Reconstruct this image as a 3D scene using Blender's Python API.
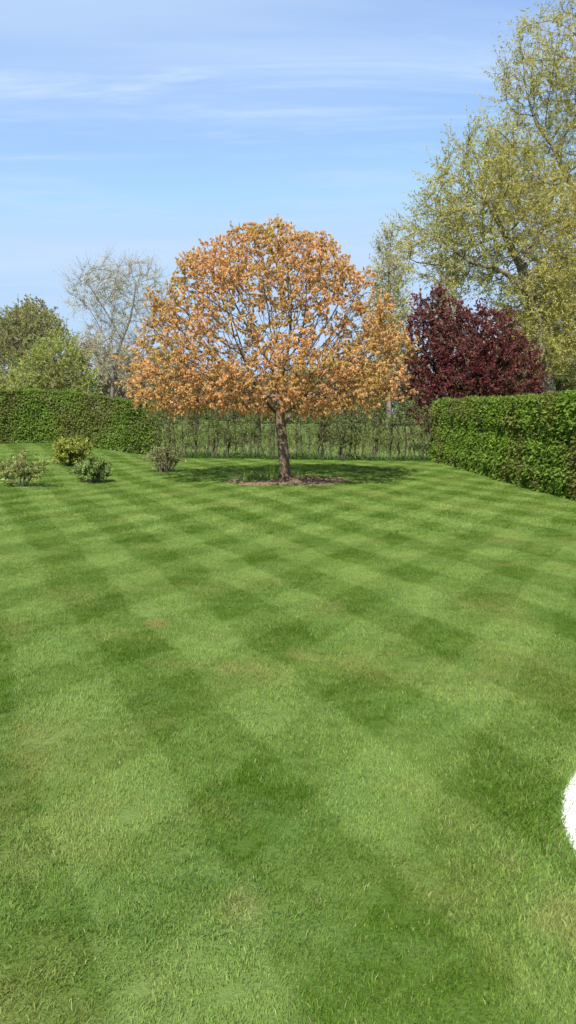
import bpy, math, random
import numpy as np
from mathutils import Vector

R = math.radians
scene = bpy.context.scene
for o in list(bpy.data.objects):
    bpy.data.objects.remove(o)
rng = np.random.default_rng(7)
random.seed(7)

# ------------------------------------------------------------------ camera
FPX, EYE, HORIZON = 774.0, 1.6, 415.0
PITCH = math.atan((512 - HORIZON) / FPX)
cam_d = bpy.data.cameras.new('camera')
cam = bpy.data.objects.new('camera', cam_d)
scene.collection.objects.link(cam)
cam.location = (0, 0, EYE)
cam.rotation_euler = (R(90) - PITCH, 0, 0)
cam_d.sensor_fit = 'VERTICAL'
cam_d.sensor_height = 36.0
cam_d.lens = FPX / 1024 * 36.0
cam_d.clip_start = 0.05
cam_d.clip_end = 5000
scene.camera = cam

# ------------------------------------------------------------------ sky, sun, exposure
SUN_EL = R(45)
SUN_AZ = (-0.24, -0.97)                       # where the sun stands (ground direction)
_n = math.hypot(*SUN_AZ)
SUN_AZ = (SUN_AZ[0] / _n, SUN_AZ[1] / _n)

world = bpy.data.worlds.new('World')
scene.world = world
world.use_nodes = True
wn, wl = world.node_tree.nodes, world.node_tree.links
wn.clear()


def mth(nt, op, a, b=None, c=None):
    n = nt.nodes.new('ShaderNodeMath')
    n.operation = op
    for i, v in enumerate((a, b, c)):
        if v is None:
            continue
        if isinstance(v, (int, float)):
            n.inputs[i].default_value = v
        else:
            nt.links.new(v, n.inputs[i])
    return n.outputs[0]


def mixc(nt, fac, a, b, blend='MIX'):
    n = nt.nodes.new('ShaderNodeMix')
    n.data_type = 'RGBA'
    n.blend_type = blend
    for sock, v in ((n.inputs[0], fac), (n.inputs[6], a), (n.inputs[7], b)):
        if isinstance(v, (int, float)):
            sock.default_value = v
        elif isinstance(v, tuple):
            sock.default_value = (*v, 1.0)
        else:
            nt.links.new(v, sock)
    return n.outputs[2]


def noise(nt, vec, scale, detail=3.0, rough=0.55, dist=0.0):
    n = nt.nodes.new('ShaderNodeTexNoise')
    n.inputs['Scale'].default_value = scale
    n.inputs['Detail'].default_value = detail
    n.inputs['Roughness'].default_value = rough
    n.inputs['Distortion'].default_value = dist
    if vec is not None:
        nt.links.new(vec, n.inputs['Vector'])
    return n.outputs['Fac']


def ramp(nt, fac, p0, p1, v0=0.0, v1=1.0):
    n = nt.nodes.new('ShaderNodeMapRange')
    n.interpolation_type = 'SMOOTHSTEP'
    nt.links.new(fac, n.inputs[0])
    for i, v in enumerate((p0, p1, v0, v1)):
        n.inputs[i + 1].default_value = v
    return n.outputs[0]


def mapping(nt, vec, scale=(1, 1, 1), rot=(0, 0, 0), loc=(0, 0, 0)):
    n = nt.nodes.new('ShaderNodeMapping')
    nt.links.new(vec, n.inputs[0])
    n.inputs['Scale'].default_value = scale
    n.inputs['Rotation'].default_value = rot
    n.inputs['Location'].default_value = loc
    return n.outputs[0]


sky = wn.new('ShaderNodeTexSky')
sky.sky_type = 'NISHITA'
sky.sun_disc = False
sky.sun_elevation = SUN_EL
sky.sun_rotation = math.atan2(SUN_AZ[0], SUN_AZ[1])
sky.air_density = 1.0
sky.dust_density = 0.3
sky.ozone_density = 3.0
bg = wn.new('ShaderNodeBackground')
bg.inputs[1].default_value = 0.15
wo = wn.new('ShaderNodeOutputWorld')
wt = world.node_tree
tc = wn.new('ShaderNodeTexCoord').outputs['Generated']
# thin high cirrus: direction projected on a high flat layer, long streaks across the view
sep = wn.new('ShaderNodeSeparateXYZ')
wl.new(tc, sep.inputs[0])
zc = mth(wt, 'ADD', mth(wt, 'ABSOLUTE', sep.outputs[2]), 0.10)
cmb = wn.new('ShaderNodeCombineXYZ')
wl.new(mth(wt, 'DIVIDE', sep.outputs[0], zc), cmb.inputs[0])
wl.new(mth(wt, 'DIVIDE', sep.outputs[1], zc), cmb.inputs[1])
layer = cmb.outputs[0]
c1 = noise(wt, mapping(wt, layer, (0.22, 0.95, 1), (0, 0, R(8)), (15.5, 6.45, 0)), 1.0, 5, 0.55, 0.5)
c2 = noise(wt, mapping(wt, layer, (0.7, 3.2, 1), (0, 0, R(-14)), (13.6, 13.9, 0)), 1.0, 7, 0.66, 1.6)
cl = mth(wt, 'ADD', mth(wt, 'MULTIPLY', ramp(wt, c1, 0.36, 0.68), 0.72), mth(wt, 'MULTIPLY', ramp(wt, c2, 0.46, 0.74), 0.5))
cl = mth(wt, 'MINIMUM', mth(wt, 'ADD', mth(wt, 'MULTIPLY', cl, 1.0), 0.16), 0.95)
shs = wn.new('ShaderNodeHueSaturation')
shs.inputs['Saturation'].default_value = 1.06
wl.new(sky.outputs[0], shs.inputs['Color'])
tint = mixc(wt, 1.0, shs.outputs[0], (0.89, 0.865, 0.935), 'MULTIPLY')
tint = mixc(wt, 1.0, tint, (2.0, 2.85, 3.95), 'DARKEN')
wl.new(mixc(wt, cl, tint, (2.28, 3.0, 4.0)), bg.inputs[0])
wl.new(bg.outputs[0], wo.inputs[0])

sun_d = bpy.data.lights.new('sun', 'SUN')
sun_d.energy = 5.0
sun_d.angle = R(0.53)
sun_d.color = (1.0, 0.955, 0.88)
sun = bpy.data.objects.new('sun', sun_d)
scene.collection.objects.link(sun)
ce = math.cos(SUN_EL)
sun.rotation_euler = Vector((-SUN_AZ[0] * ce, -SUN_AZ[1] * ce, -math.sin(SUN_EL))).to_track_quat('-Z', 'Y').to_euler()
sun.location = (-30, -15, 40)

vs = scene.view_settings
vs.view_transform = 'Standard'
vs.look = 'None'
vs.exposure = 0.75
vs.gamma = 1.0
vs.use_curve_mapping = False
scene.render.engine = 'CYCLES'
scene.cycles.use_denoising = True
scene.cycles.max_bounces = 8
scene.cycles.transmission_bounces = 6
scene.cycles.diffuse_bounces = 4

# ------------------------------------------------------------------ helpers
COL = scene.collection


def ray(px, py):
    u, v = (px - 288) / FPX, -(py - 512) / FPX
    return np.array([u, math.cos(PITCH) + v * math.sin(PITCH), -math.sin(PITCH) + v * math.cos(PITCH)])


def at(px, py, Y):
    d = ray(px, py)
    return np.array([0, 0, EYE]) + d * (Y / d[1])


def sstep(a, b, x):
    t = np.clip((np.asarray(x, float) - a) / (b - a), 0, 1)
    return t * t * (3 - 2 * t)


def terrain(x, y):
    x, y = np.asarray(x, float), np.asarray(y, float)
    bank = 0.52 * sstep(11, 27, y) * sstep(4.2, 9.6, -x)
    und = 0.025 * np.sin(x * 0.7 + 1.3) * np.sin(y * 0.45) * sstep(5, 9, y)
    rise = 0.0125 * np.clip(y - 33, 0, 160)
    return bank + und + rise


def wob(p, s, seed=0.0):
    """cheap smooth 3-d noise, about -1..1"""
    x, y, z = p[:, 0] * s, p[:, 1] * s, p[:, 2] * s
    return (np.sin(x * 1.7 + y * 0.9 + seed) + np.sin(y * 1.9 - z * 1.3 + seed * 2.1)
            + np.sin(z * 2.1 + x * 0.7 + seed * 3.7) + np.sin((x + y + z) * 2.9 + seed * 1.3) * 0.6) / 3.6


def link(name, me, parent=None, mat=None, smooth=False):
    o = bpy.data.objects.new(name, me)
    COL.objects.link(o)
    if mat is not None and not me.materials:
        me.materials.append(mat)
    if parent is not None:
        o.parent = parent
    return o


def mesh_np(name, V, F, mat=None, smooth=False):
    """V (n,3); F list of int arrays with 3 or 4 columns"""
    me = bpy.data.meshes.new(name)
    V = np.asarray(V, np.float32)
    F = [np.asarray(f, np.int32) for f in F if len(f)]
    nl = sum(f.size for f in F)
    npoly = sum(len(f) for f in F)
    me.vertices.add(len(V))
    me.vertices.foreach_set('co', V.ravel())
    me.loops.add(nl)
    me.loops.foreach_set('vertex_index', np.concatenate([f.ravel() for f in F]))
    me.polygons.add(npoly)
    tot = np.concatenate([np.full(len(f), f.shape[1], np.int32) for f in F])
    st = np.concatenate([[0], np.cumsum(tot)[:-1]]).astype(np.int32)
    me.polygons.foreach_set('loop_start', st)
    me.polygons.foreach_set('loop_total', tot)
    if smooth:
        me.polygons.foreach_set('use_smooth', np.ones(npoly, bool))
    me.update(calc_edges=True)
    if mat:
        me.materials.append(mat)
    return me


def empty(name, loc, label, cat, group=None):
    o = bpy.data.objects.new(name, None)
    COL.objects.link(o)
    o.location = loc
    o.empty_display_size = 0.2
    tag(o, label, cat, group)
    return o


def tag(o, label=None, cat=None, group=None, kind=None):
    for k, v in (('label', label), ('category', cat), ('group', group), ('kind', kind)):
        if v:
            o[k] = v


def unit(a):
    return a / np.maximum(np.linalg.norm(a, axis=-1, keepdims=True), 1e-9)


def leaf_quads(P, D, N, L, W, fold=0.25):
    """diamond leaves: base P, axis D, rough normal N, length L, width W"""
    D = unit(D)
    S = unit(np.cross(D, N))
    N2 = np.cross(S, D)
    L, W = L[:, None], W[:, None]
    mid = P + D * L * 0.45
    a = P
    b = mid + S * W * 0.5 + N2 * W * fold
    c = P + D * L - N2 * L * 0.15
    d = mid - S * W * 0.5 + N2 * W * fold
    V = np.stack([a, b, c, d], 1).reshape(-1, 3)
    i = np.arange(len(P))[:, None] * 4
    return V, i + np.array([[0, 1, 2, 3]])


def tubes(p0, p1, r0, r1, sides=3):
    """separate little prisms, open ends"""
    d = unit(p1 - p0)
    ref = np.where(np.abs(d[:, 2:3]) > 0.9, [[1.0, 0, 0]], [[0, 0, 1.0]])
    u = unit(np.cross(d, ref))
    v = np.cross(d, u)
    ang = np.arange(sides) * 2 * math.pi / sides
    off = u[:, None] * np.cos(ang)[None, :, None] + v[:, None] * np.sin(ang)[None, :, None]
    A = p0[:, None] + off * r0[:, None, None]
    B = p1[:, None] + off * r1[:, None, None]
    V = np.concatenate([A, B], 1).reshape(-1, 3)
    base = np.arange(len(p0))[:, None] * 2 * sides
    F = []
    for k in range(sides):
        k2 = (k + 1) % sides
        F.append(base + np.array([[k, k2, sides + k2, sides + k]]))
    return V, np.concatenate(F)


def join(parts):
    V, F, n = [], [], 0
    for v, f in parts:
        V.append(v)
        F.append(f + n)
        n += len(v)
    return np.concatenate(V), F


def rand_dirs(n, up=0.0):
    d = rng.normal(size=(n, 3))
    d = unit(d)
    d[:, 2] += up
    return unit(d)


# ------------------------------------------------------------------ materials
def new_mat(name):
    m = bpy.data.materials.new(name)
    m.use_nodes = True
    nt = m.node_tree
    nt.nodes.clear()
    out = nt.nodes.new('ShaderNodeOutputMaterial')
    return m, nt, out


def leaf_mat(name, ca, cb, cc, transl=0.35, clump=1.5, rough=0.55, spec=0.25, trans_gain=1.25, vary=0.55):
    """ca/cb mixed leaf by leaf, cc in clumps"""
    m, nt, out = new_mat(name)
    geo = nt.nodes.new('ShaderNodeNewGeometry')
    rnd = geo.outputs['Random Per Island']
    col = mixc(nt, rnd, ca, cb)
    cn = noise(nt, geo.outputs['Position'], clump, 3, 0.6)
    col = mixc(nt, ramp(nt, cn, 0.42, 0.66, 0.0, 0.9), col, cc)
    hsv = nt.nodes.new('ShaderNodeHueSaturation')
    nt.links.new(col, hsv.inputs['Color'])
    wnz = nt.nodes.new('ShaderNodeTexWhiteNoise')
    wnz.noise_dimensions = '1D'
    nt.links.new(mth(nt, 'MULTIPLY', rnd, 317.3), wnz.inputs['W'])
    nt.links.new(mth(nt, 'ADD', mth(nt, 'MULTIPLY', wnz.outputs[0], vary), 1.0 - vary / 2), hsv.inputs['Value'])
    b = nt.nodes.new('ShaderNodeBsdfPrincipled')
    nt.links.new(hsv.outputs[0], b.inputs['Base Color'])
    b.inputs['Roughness'].default_value = rough
    b.inputs['Specular IOR Level'].default_value = spec
    t = nt.nodes.new('ShaderNodeBsdfTranslucent')
    nt.links.new(mixc(nt, 1.0, hsv.outputs[0], (trans_gain, trans_gain, trans_gain * 0.75), 'MULTIPLY'), t.inputs[0])
    mx = nt.nodes.new('ShaderNodeMixShader')
    mx.inputs[0].default_value = transl
    nt.links.new(b.outputs[0], mx.inputs[1])
    nt.links.new(t.outputs[0], mx.inputs[2])
    nt.links.new(mx.outputs[0], out.inputs[0])
    return m


def bark_mat(name, ca, cb, scale=6.0, bump=0.5, zsq=0.25):
    m, nt, out = new_mat(name)
    geo = nt.nodes.new('ShaderNodeNewGeometry')
    v = mapping(nt, geo.outputs['Position'], (1, 1, zsq))
    n1 = noise(nt, v, scale, 5, 0.65, 0.4)
    n2 = noise(nt, v, scale * 6, 4, 0.7, 0.2)
    col = mixc(nt, ramp(nt, n1, 0.35, 0.65), ca, cb)
    col = mixc(nt, ramp(nt, n2, 0.3, 0.75, 0.0, 0.6), col, tuple(c * 0.45 for c in ca))
    b = nt.nodes.new('ShaderNodeBsdfPrincipled')
    nt.links.new(col, b.inputs['Base Color'])
    b.inputs['Roughness'].default_value = 0.85
    b.inputs['Specular IOR Level'].default_value = 0.2
    bp = nt.nodes.new('ShaderNodeBump')
    bp.inputs['Strength'].default_value = bump
    bp.inputs['Distance'].default_value = 0.03
    nt.links.new(mth(nt, 'ADD', n1, mth(nt, 'MULTIPLY', n2, 0.6)), bp.inputs['Height'])
    nt.links.new(bp.outputs[0], b.inputs['Normal'])
    nt.links.new(b.outputs[0], out.inputs[0])
    return m


# mowing stripes: two crossed passes, period and heading measured on the lawn
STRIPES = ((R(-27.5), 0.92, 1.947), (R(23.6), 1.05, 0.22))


def stripe_np(x, y):
    r = []
    for a, w, ph in STRIPES:
        s = (x * math.cos(a) + y * math.sin(a)) / w * 2 * math.pi - ph
        r.append(np.cos(s))
    return r


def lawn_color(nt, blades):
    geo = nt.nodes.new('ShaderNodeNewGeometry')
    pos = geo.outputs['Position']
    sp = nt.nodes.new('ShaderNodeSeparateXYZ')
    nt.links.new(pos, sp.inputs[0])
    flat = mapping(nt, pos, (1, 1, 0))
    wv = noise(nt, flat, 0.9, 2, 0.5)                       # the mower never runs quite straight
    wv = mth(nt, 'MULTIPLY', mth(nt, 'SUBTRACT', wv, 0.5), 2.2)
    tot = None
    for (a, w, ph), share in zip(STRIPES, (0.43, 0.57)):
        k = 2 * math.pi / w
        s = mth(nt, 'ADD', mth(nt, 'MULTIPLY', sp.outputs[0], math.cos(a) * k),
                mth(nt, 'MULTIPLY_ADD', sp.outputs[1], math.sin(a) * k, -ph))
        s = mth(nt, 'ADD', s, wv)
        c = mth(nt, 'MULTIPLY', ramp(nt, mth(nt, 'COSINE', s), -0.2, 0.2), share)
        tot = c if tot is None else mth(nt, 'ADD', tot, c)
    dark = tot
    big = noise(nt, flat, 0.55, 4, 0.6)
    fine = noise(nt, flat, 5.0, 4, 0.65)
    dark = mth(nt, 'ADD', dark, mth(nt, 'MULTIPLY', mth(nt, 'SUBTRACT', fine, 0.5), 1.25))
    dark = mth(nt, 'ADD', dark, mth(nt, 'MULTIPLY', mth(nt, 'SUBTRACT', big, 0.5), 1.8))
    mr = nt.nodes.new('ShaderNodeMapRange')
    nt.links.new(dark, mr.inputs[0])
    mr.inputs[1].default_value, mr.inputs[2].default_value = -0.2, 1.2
    col = mixc(nt, mr.outputs[0], LAWN_LIGHT, LAWN_DARK)  # how leaning blades catch the light, painted into the grass colour as stripes
    cool = noise(nt, mapping(nt, flat, (1, 1, 1), (0, 0, 0), (1.7, 9.1, 0)), 1.7, 4, 0.6)
    col = mixc(nt, ramp(nt, cool, 0.52, 0.72, 0.0, 0.45), col, (0.13, 0.255, 0.055))
    # yellowish, thinner turf and a few dry spots
    dry = noise(nt, mapping(nt, flat, (1, 1, 1), (0, 0, 0), (5.3, 2.2, 0)), 0.8, 5, 0.65)
    col = mixc(nt, ramp(nt, dry, 0.5, 0.74, 0.0, 0.75), col, LAWN_DRY)
    for (px, py, rad, st) in ((157, 624, 0.10, 0.9), (228, 668, 0.11, 0.4), (255, 668, 0.08, 0.35), (575, 930, 0.13, 0.4), (240, 905, 0.09, 0.35),
                              (300, 655, 0.12, 0.3), (330, 608, 0.2, 0.35), (505, 868, 0.07, 0.3)):
        d = ray(px, py)
        t = -EYE / d[2]
        dx = mth(nt, 'SUBTRACT', sp.outputs[0], float(d[0] * t))
        dy = mth(nt, 'MULTIPLY', mth(nt, 'SUBTRACT', sp.outputs[1], float(d[1] * t)), 0.7)
        dist = mth(nt, 'SQRT', mth(nt, 'ADD', mth(nt, 'MULTIPLY', dx, dx), mth(nt, 'MULTIPLY', dy, dy)))
        dist = mth(nt, 'ADD', dist, mth(nt, 'MULTIPLY', mth(nt, 'SUBTRACT', fine, 0.5), rad * 1.6))
        col = mixc(nt, ramp(nt, dist, rad * 0.2, rad * 1.3, st * 0.75, 0.0), col, (0.34, 0.27, 0.11))
    return geo, col, flat


LAWN_LIGHT = (0.214, 0.316, 0.076)  # painted stripe tones: bright sheen here, shaded side in the dark one
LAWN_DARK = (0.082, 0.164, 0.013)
LAWN_DRY = (0.25, 0.275, 0.075)

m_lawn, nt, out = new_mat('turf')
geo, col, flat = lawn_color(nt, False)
soil = mixc(nt, 0.45, col, (0.035, 0.045, 0.012))
b = nt.nodes.new('ShaderNodeBsdfPrincipled')
nt.links.new(soil, b.inputs['Base Color'])
b.inputs['Roughness'].default_value = 0.9
b.inputs['Specular IOR Level'].default_value = 0.1
bp = nt.nodes.new('ShaderNodeBump')
bp.inputs['Strength'].default_value = 0.6
bp.inputs['Distance'].default_value = 0.03
nt.links.new(noise(nt, flat, 45, 4, 0.7), bp.inputs['Height'])
nt.links.new(bp.outputs[0], b.inputs['Normal'])
nt.links.new(b.outputs[0], out.inputs[0])

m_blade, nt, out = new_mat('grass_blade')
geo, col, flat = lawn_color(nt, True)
rnd = geo.outputs['Random Per Island']
wnz = nt.nodes.new('ShaderNodeTexWhiteNoise')
wnz.noise_dimensions = '1D'
nt.links.new(mth(nt, 'MULTIPLY', rnd, 713.7), wnz.inputs['W'])
straw = ramp(nt, wnz.outputs[0], 0.90, 0.97, 0.0, 0.8)
col = mixc(nt, straw, col, (0.36, 0.33, 0.15))
hsv = nt.nodes.new('ShaderNodeHueSaturation')
nt.links.new(col, hsv.inputs['Color'])
nt.links.new(mth(nt, 'MULTIPLY_ADD', rnd, 0.6, 0.70), hsv.inputs['Value'])
nt.links.new(mth(nt, 'MULTIPLY_ADD', wnz.outputs[0], 0.03, 0.482), hsv.inputs['Hue'])
b = nt.nodes.new('ShaderNodeBsdfPrincipled')
nt.links.new(hsv.outputs[0], b.inputs['Base Color'])
b.inputs['Roughness'].default_value = 0.6
b.inputs['Specular IOR Level'].default_value = 0.12
t = nt.nodes.new('ShaderNodeBsdfTranslucent')
nt.links.new(mixc(nt, 1.0, hsv.outputs[0], (1.25, 1.25, 0.8), 'MULTIPLY'), t.inputs[0])
mx = nt.nodes.new('ShaderNodeMixShader')
mx.inputs[0].default_value = 0.35
nt.links.new(b.outputs[0], mx.inputs[1])
nt.links.new(t.outputs[0], mx.inputs[2])
nt.links.new(mx.outputs[0], out.inputs[0])

m_field, nt, out = new_mat('meadow')
geo = nt.nodes.new('ShaderNodeNewGeometry')
pos = mapping(nt, geo.outputs['Position'], (1, 1, 0))
n1 = noise(nt, pos, 0.12, 5, 0.6)
n2 = noise(nt, pos, 1.1, 6, 0.75)
col = mixc(nt, ramp(nt, n1, 0.35, 0.65), (0.15, 0.205, 0.058), (0.085, 0.13, 0.032))
col = mixc(nt, ramp(nt, n2, 0.42, 0.62, 0, 0.7), col, (0.055, 0.09, 0.022))
b = nt.nodes.new('ShaderNodeBsdfPrincipled')
nt.links.new(col, b.inputs['Base Color'])
b.inputs['Roughness'].default_value = 0.9
b.inputs['Specular IOR Level'].default_value = 0.1
bp = nt.nodes.new('ShaderNodeBump')
bp.inputs['Strength'].default_value = 0.7
bp.inputs['Distance'].default_value = 0.15
nt.links.new(n2, bp.inputs['Height'])
nt.links.new(bp.outputs[0], b.inputs['Normal'])
nt.links.new(b.outputs[0], out.inputs[0])

m_orange = leaf_mat('young_orange_leaf', (0.63, 0.34, 0.15), (0.77, 0.485, 0.235), (0.53, 0.385, 0.12), 0.58, 0.9, 0.5, 0.3)
m_maple_bark = bark_mat('maple_bark', (0.14, 0.10, 0.066), (0.225, 0.165, 0.112), 7, 0.8)
m_maple_twig = bark_mat('maple_twig', (0.10, 0.076, 0.056), (0.155, 0.12, 0.085), 9, 0.3)
m_willow_leaf = leaf_mat('willow_leaf', (0.40, 0.355, 0.09), (0.50, 0.45, 0.13), (0.36, 0.36, 0.09), 0.5, 0.25)
m_willow_bark = bark_mat('willow_bark', (0.13, 0.11, 0.08), (0.21, 0.185, 0.135), 2.5, 0.6)
m_willow_twig = bark_mat('willow_twig', (0.30, 0.26, 0.14), (0.40, 0.35, 0.19), 3, 0.2)
m_pale_leaf = leaf_mat('catkin_leaf', (0.40, 0.38, 0.17), (0.48, 0.45, 0.22), (0.37, 0.34, 0.17), 0.4, 0.3)
m_pale_twig = bark_mat('pale_twig', (0.36, 0.32, 0.22), (0.46, 0.41, 0.29), 3, 0.2)
m_grey_twig = bark_mat('grey_twig', (0.15, 0.125, 0.10), (0.22, 0.185, 0.15), 3, 0.2)
m_grey_leaf = leaf_mat('bud_leaf', (0.29, 0.25, 0.165), (0.36, 0.32, 0.205), (0.27, 0.255, 0.145), 0.3, 0.3)
m_olive_leaf = leaf_mat('olive_leaf', (0.27, 0.28, 0.095), (0.35, 0.355, 0.13), (0.25, 0.225, 0.105), 0.5, 0.22)
m_lime_leaf = leaf_mat('lime_leaf', (0.29, 0.335, 0.085), (0.37, 0.41, 0.115), (0.28, 0.29, 0.09), 0.5, 0.3)
m_copper_leaf = leaf_mat('copper_leaf', (0.105, 0.036, 0.032), (0.19, 0.075, 0.058), (0.14, 0.03, 0.038), 0.4, 0.7, 0.6, 0.15, 1.7, 0.85)
m_copper_bark = bark_mat('copper_bark', (0.06, 0.045, 0.04), (0.11, 0.08, 0.07), 5, 0.4)
m_hedge_leaf = leaf_mat('hedge_leaf', (0.13, 0.215, 0.028), (0.195, 0.30, 0.042), (0.175, 0.18, 0.05), 0.45, 0.75, 0.6, 0.2, 1.35, 0.35)
m_hedge_leaf2 = leaf_mat('far_hedge_leaf', (0.12, 0.20, 0.030), (0.19, 0.285, 0.045), (0.16, 0.17, 0.048), 0.45, 0.7, 0.6, 0.2, 1.35, 0.35)
m_hedge_wood = bark_mat('hedge_wood', (0.10, 0.085, 0.05), (0.16, 0.14, 0.085), 8, 0.5)
m_bare_wood = bark_mat('sapling_wood', (0.06, 0.052, 0.034), (0.115, 0.10, 0.07), 9, 0.3)
m_bare_leaf = leaf_mat('sapling_leaf', (0.16, 0.215, 0.045), (0.22, 0.28, 0.065), (0.19, 0.175, 0.075), 0.5, 1.2)
m_weed = leaf_mat('verge_leaf', (0.045, 0.095, 0.018), (0.075, 0.145, 0.026), (0.055, 0.10, 0.02), 0.35, 1.5)
m_yellow_shrub = leaf_mat('yellow_shrub_leaf', (0.25, 0.28, 0.045), (0.36, 0.36, 0.065), (0.18, 0.22, 0.04), 0.35, 4)
m_dark_shrub = leaf_mat('dark_shrub_leaf', (0.14, 0.215, 0.05), (0.21, 0.29, 0.07), (0.14, 0.185, 0.055), 0.3, 4)
m_brown_shrub = leaf_mat('brown_shrub_leaf', (0.19, 0.235, 0.06), (0.27, 0.31, 0.085), (0.21, 0.19, 0.075), 0.3, 4)
m_shrub_wood = bark_mat('shrub_wood', (0.17, 0.135, 0.095), (0.27, 0.225, 0.16), 12, 0.3)
m_bulb = leaf_mat('bulb_leaf', (0.13, 0.22, 0.04), (0.19, 0.30, 0.06), (0.15, 0.24, 0.055), 0.35, 5)
m_chip = leaf_mat('bark_chip', (0.19, 0.142, 0.08), (0.29, 0.22, 0.125), (0.23, 0.17, 0.095), 0.0, 3, 0.85, 0.15)

m_soil, nt, out = new_mat('mulch_soil')
geo = nt.nodes.new('ShaderNodeNewGeometry')
n1 = noise(nt, geo.outputs['Position'], 14, 6, 0.7)
b = nt.nodes.new('ShaderNodeBsdfPrincipled')
nt.links.new(mixc(nt, ramp(nt, n1, 0.3, 0.7), (0.14, 0.104, 0.06), (0.21, 0.16, 0.092)), b.inputs['Base Color'])
b.inputs['Roughness'].default_value = 0.95
bp = nt.nodes.new('ShaderNodeBump')
bp.inputs['Distance'].default_value = 0.05
nt.links.new(n1, bp.inputs['Height'])
nt.links.new(bp.outputs[0], b.inputs['Normal'])
nt.links.new(b.outputs[0], out.inputs[0])

m_white, nt, out = new_mat('white_stone')
geo = nt.nodes.new('ShaderNodeNewGeometry')
n1 = noise(nt, geo.outputs['Position'], 8, 5, 0.6)
b = nt.nodes.new('ShaderNodeBsdfPrincipled')
nt.links.new(mixc(nt, n1, (0.84, 0.84, 0.83), (0.9, 0.9, 0.89)), b.inputs['Base Color'])
b.inputs['Roughness'].default_value = 0.6
nt.links.new(b.outputs[0], out.inputs[0])

# ------------------------------------------------------------------ ground
def sheet(name, xs, ys, dz, mat, kind='structure'):
    X, Y = np.meshgrid(xs, ys)
    V = np.stack([X.ravel(), Y.ravel(), terrain(X, Y).ravel() + dz], 1)
    nx, ny = len(xs), len(ys)
    i = (np.arange(ny - 1)[:, None] * nx + np.arange(nx - 1)[None, :]).ravel()
    F = np.stack([i, i + 1, i + nx + 1, i + nx], 1)
    o = link(name, mesh_np(name, V, [F], mat, True))
    tag(o, kind=kind)
    return o


xs = np.concatenate([np.linspace(-1600, -60, 12), np.linspace(-55, 55, 56), np.linspace(60, 1600, 12)])
ys = np.concatenate([np.linspace(-600, -20, 10), np.linspace(-16, 120, 90), np.linspace(130, 2500, 16)])
field = sheet('field', xs, ys, -0.03, m_field)
tag(field, 'rough green meadow stretching away behind the hedges', kind='structure')
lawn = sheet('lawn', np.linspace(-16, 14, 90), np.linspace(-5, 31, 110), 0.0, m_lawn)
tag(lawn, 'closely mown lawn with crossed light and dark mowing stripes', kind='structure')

# ------------------------------------------------------------------ grass blades (instanced turf patches)
MULCH_C = at(287, 481.5, 18.6)[:2]
MULCH_R = 1.38
HEDGE_A = np.array([4.95, 26.6])          # corner of the clipped hedge on the right
HEDGE_B = np.array([5.62, 9.5])           # runs on past the frame towards the viewer
BACK_L = np.array([-5.35, 29.6])          # where the far left hedge ends and the bare row starts
SLAB_C = np.array([2.46, 2.535])
SLAB_R = 1.42

patch_col = bpy.data.collections.new('turf_patches')


def turf_patch(name, size, n, h, w, lean, seed):
    r = np.random.default_rng(seed)
    P = np.zeros((n, 3))
    P[:, :2] = (r.random((n, 2)) - 0.5) * size * 1.25
    tilt = np.abs(r.normal(lean, 0.38, n))
    az = r.normal(0, 1.5, n)
    hh = h * (0.55 + 0.75 * r.random(n))
    # tufted: short-range height variation
    hh *= 0.85 + 0.25 * np.sin(P[:, 0] * 41 + seed) * np.sin(P[:, 1] * 37 + seed * 2)
    D = np.stack([np.sin(tilt) * np.cos(az), np.sin(tilt) * np.sin(az), np.cos(tilt)], 1)
    D2 = unit(D + np.stack([np.cos(az), np.sin(az), -0.5 * np.ones(n)], 1) * (0.25 + 0.5 * r.random((n, 1))))
    fa = r.random(n) * 2 * math.pi
    S = np.stack([np.cos(fa), np.sin(fa), np.zeros(n)], 1)
    ww = (w * (0.55 + 1.0 * r.random(n) ** 2))[:, None]
    M = P + D * hh[:, None] * 0.55
    T = M + D2 * hh[:, None] * 0.5
    P = P - np.array([0, 0, 0.004])
    V = np.stack([P - S * ww * .5, P + S * ww * .5, M + S * ww * .42, M - S * ww * .42, T], 1).reshape(-1, 3)
    i = np.arange(n)[:, None] * 5
    me = mesh_np(name, V, [i + np.array([[0, 1, 2, 3]]), i + np.array([[3, 2, 4]])], m_blade)
    o = bpy.data.objects.new(name, me)
    patch_col.objects.link(o)
    return o


PS = 0.24
for k in range(4):
    turf_patch('a_near_patch_%d' % k, PS, 1900, 0.023, 0.0024, 0.55, 11 + k)
for k in range(3):
    turf_patch('b_far_patch_%d' % k, PS, 520, 0.030, 0.0050, 0.55, 31 + k)

gx, gy = np.meshgrid(np.arange(-13, 7, PS), np.arange(0.9, 30, PS))
gx, gy = gx.ravel(), gy.ravel()
gx = gx + rng.uniform(-.05, .05, gx.size)
gy = gy + rng.uniform(-.05, .05, gy.size)
keep = (np.abs(gx) < 0.40 * gy + 1.5)
edge = HEDGE_A[0] + (gy - HEDGE_A[1]) / (HEDGE_B[1] - HEDGE_A[1]) * (HEDGE_B[0] - HEDGE_A[0])
keep &= gx < edge + 0.35
back = BACK_L[1] + (gx - BACK_L[0]) / (HEDGE_A[0] - BACK_L[0]) * (HEDGE_A[1] - BACK_L[1])
keep &= gy < np.where(gx < BACK_L[0], 29.8, back + 0.2)
keep &= np.hypot(gx - MULCH_C[0], (gy - MULCH_C[1])) > MULCH_R - 0.05 + 0.14 * np.sin(np.arctan2(gy - MULCH_C[1], gx - MULCH_C[0]) * 5)
keep &= np.hypot(gx - SLAB_C[0], gy - SLAB_C[1]) > SLAB_R + 0.085
gx, gy = gx[keep], gy[keep]
ta = np.radians(np.arange(60, 300, 3.2))                     # turf growing tight up to the slab's rim
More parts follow.
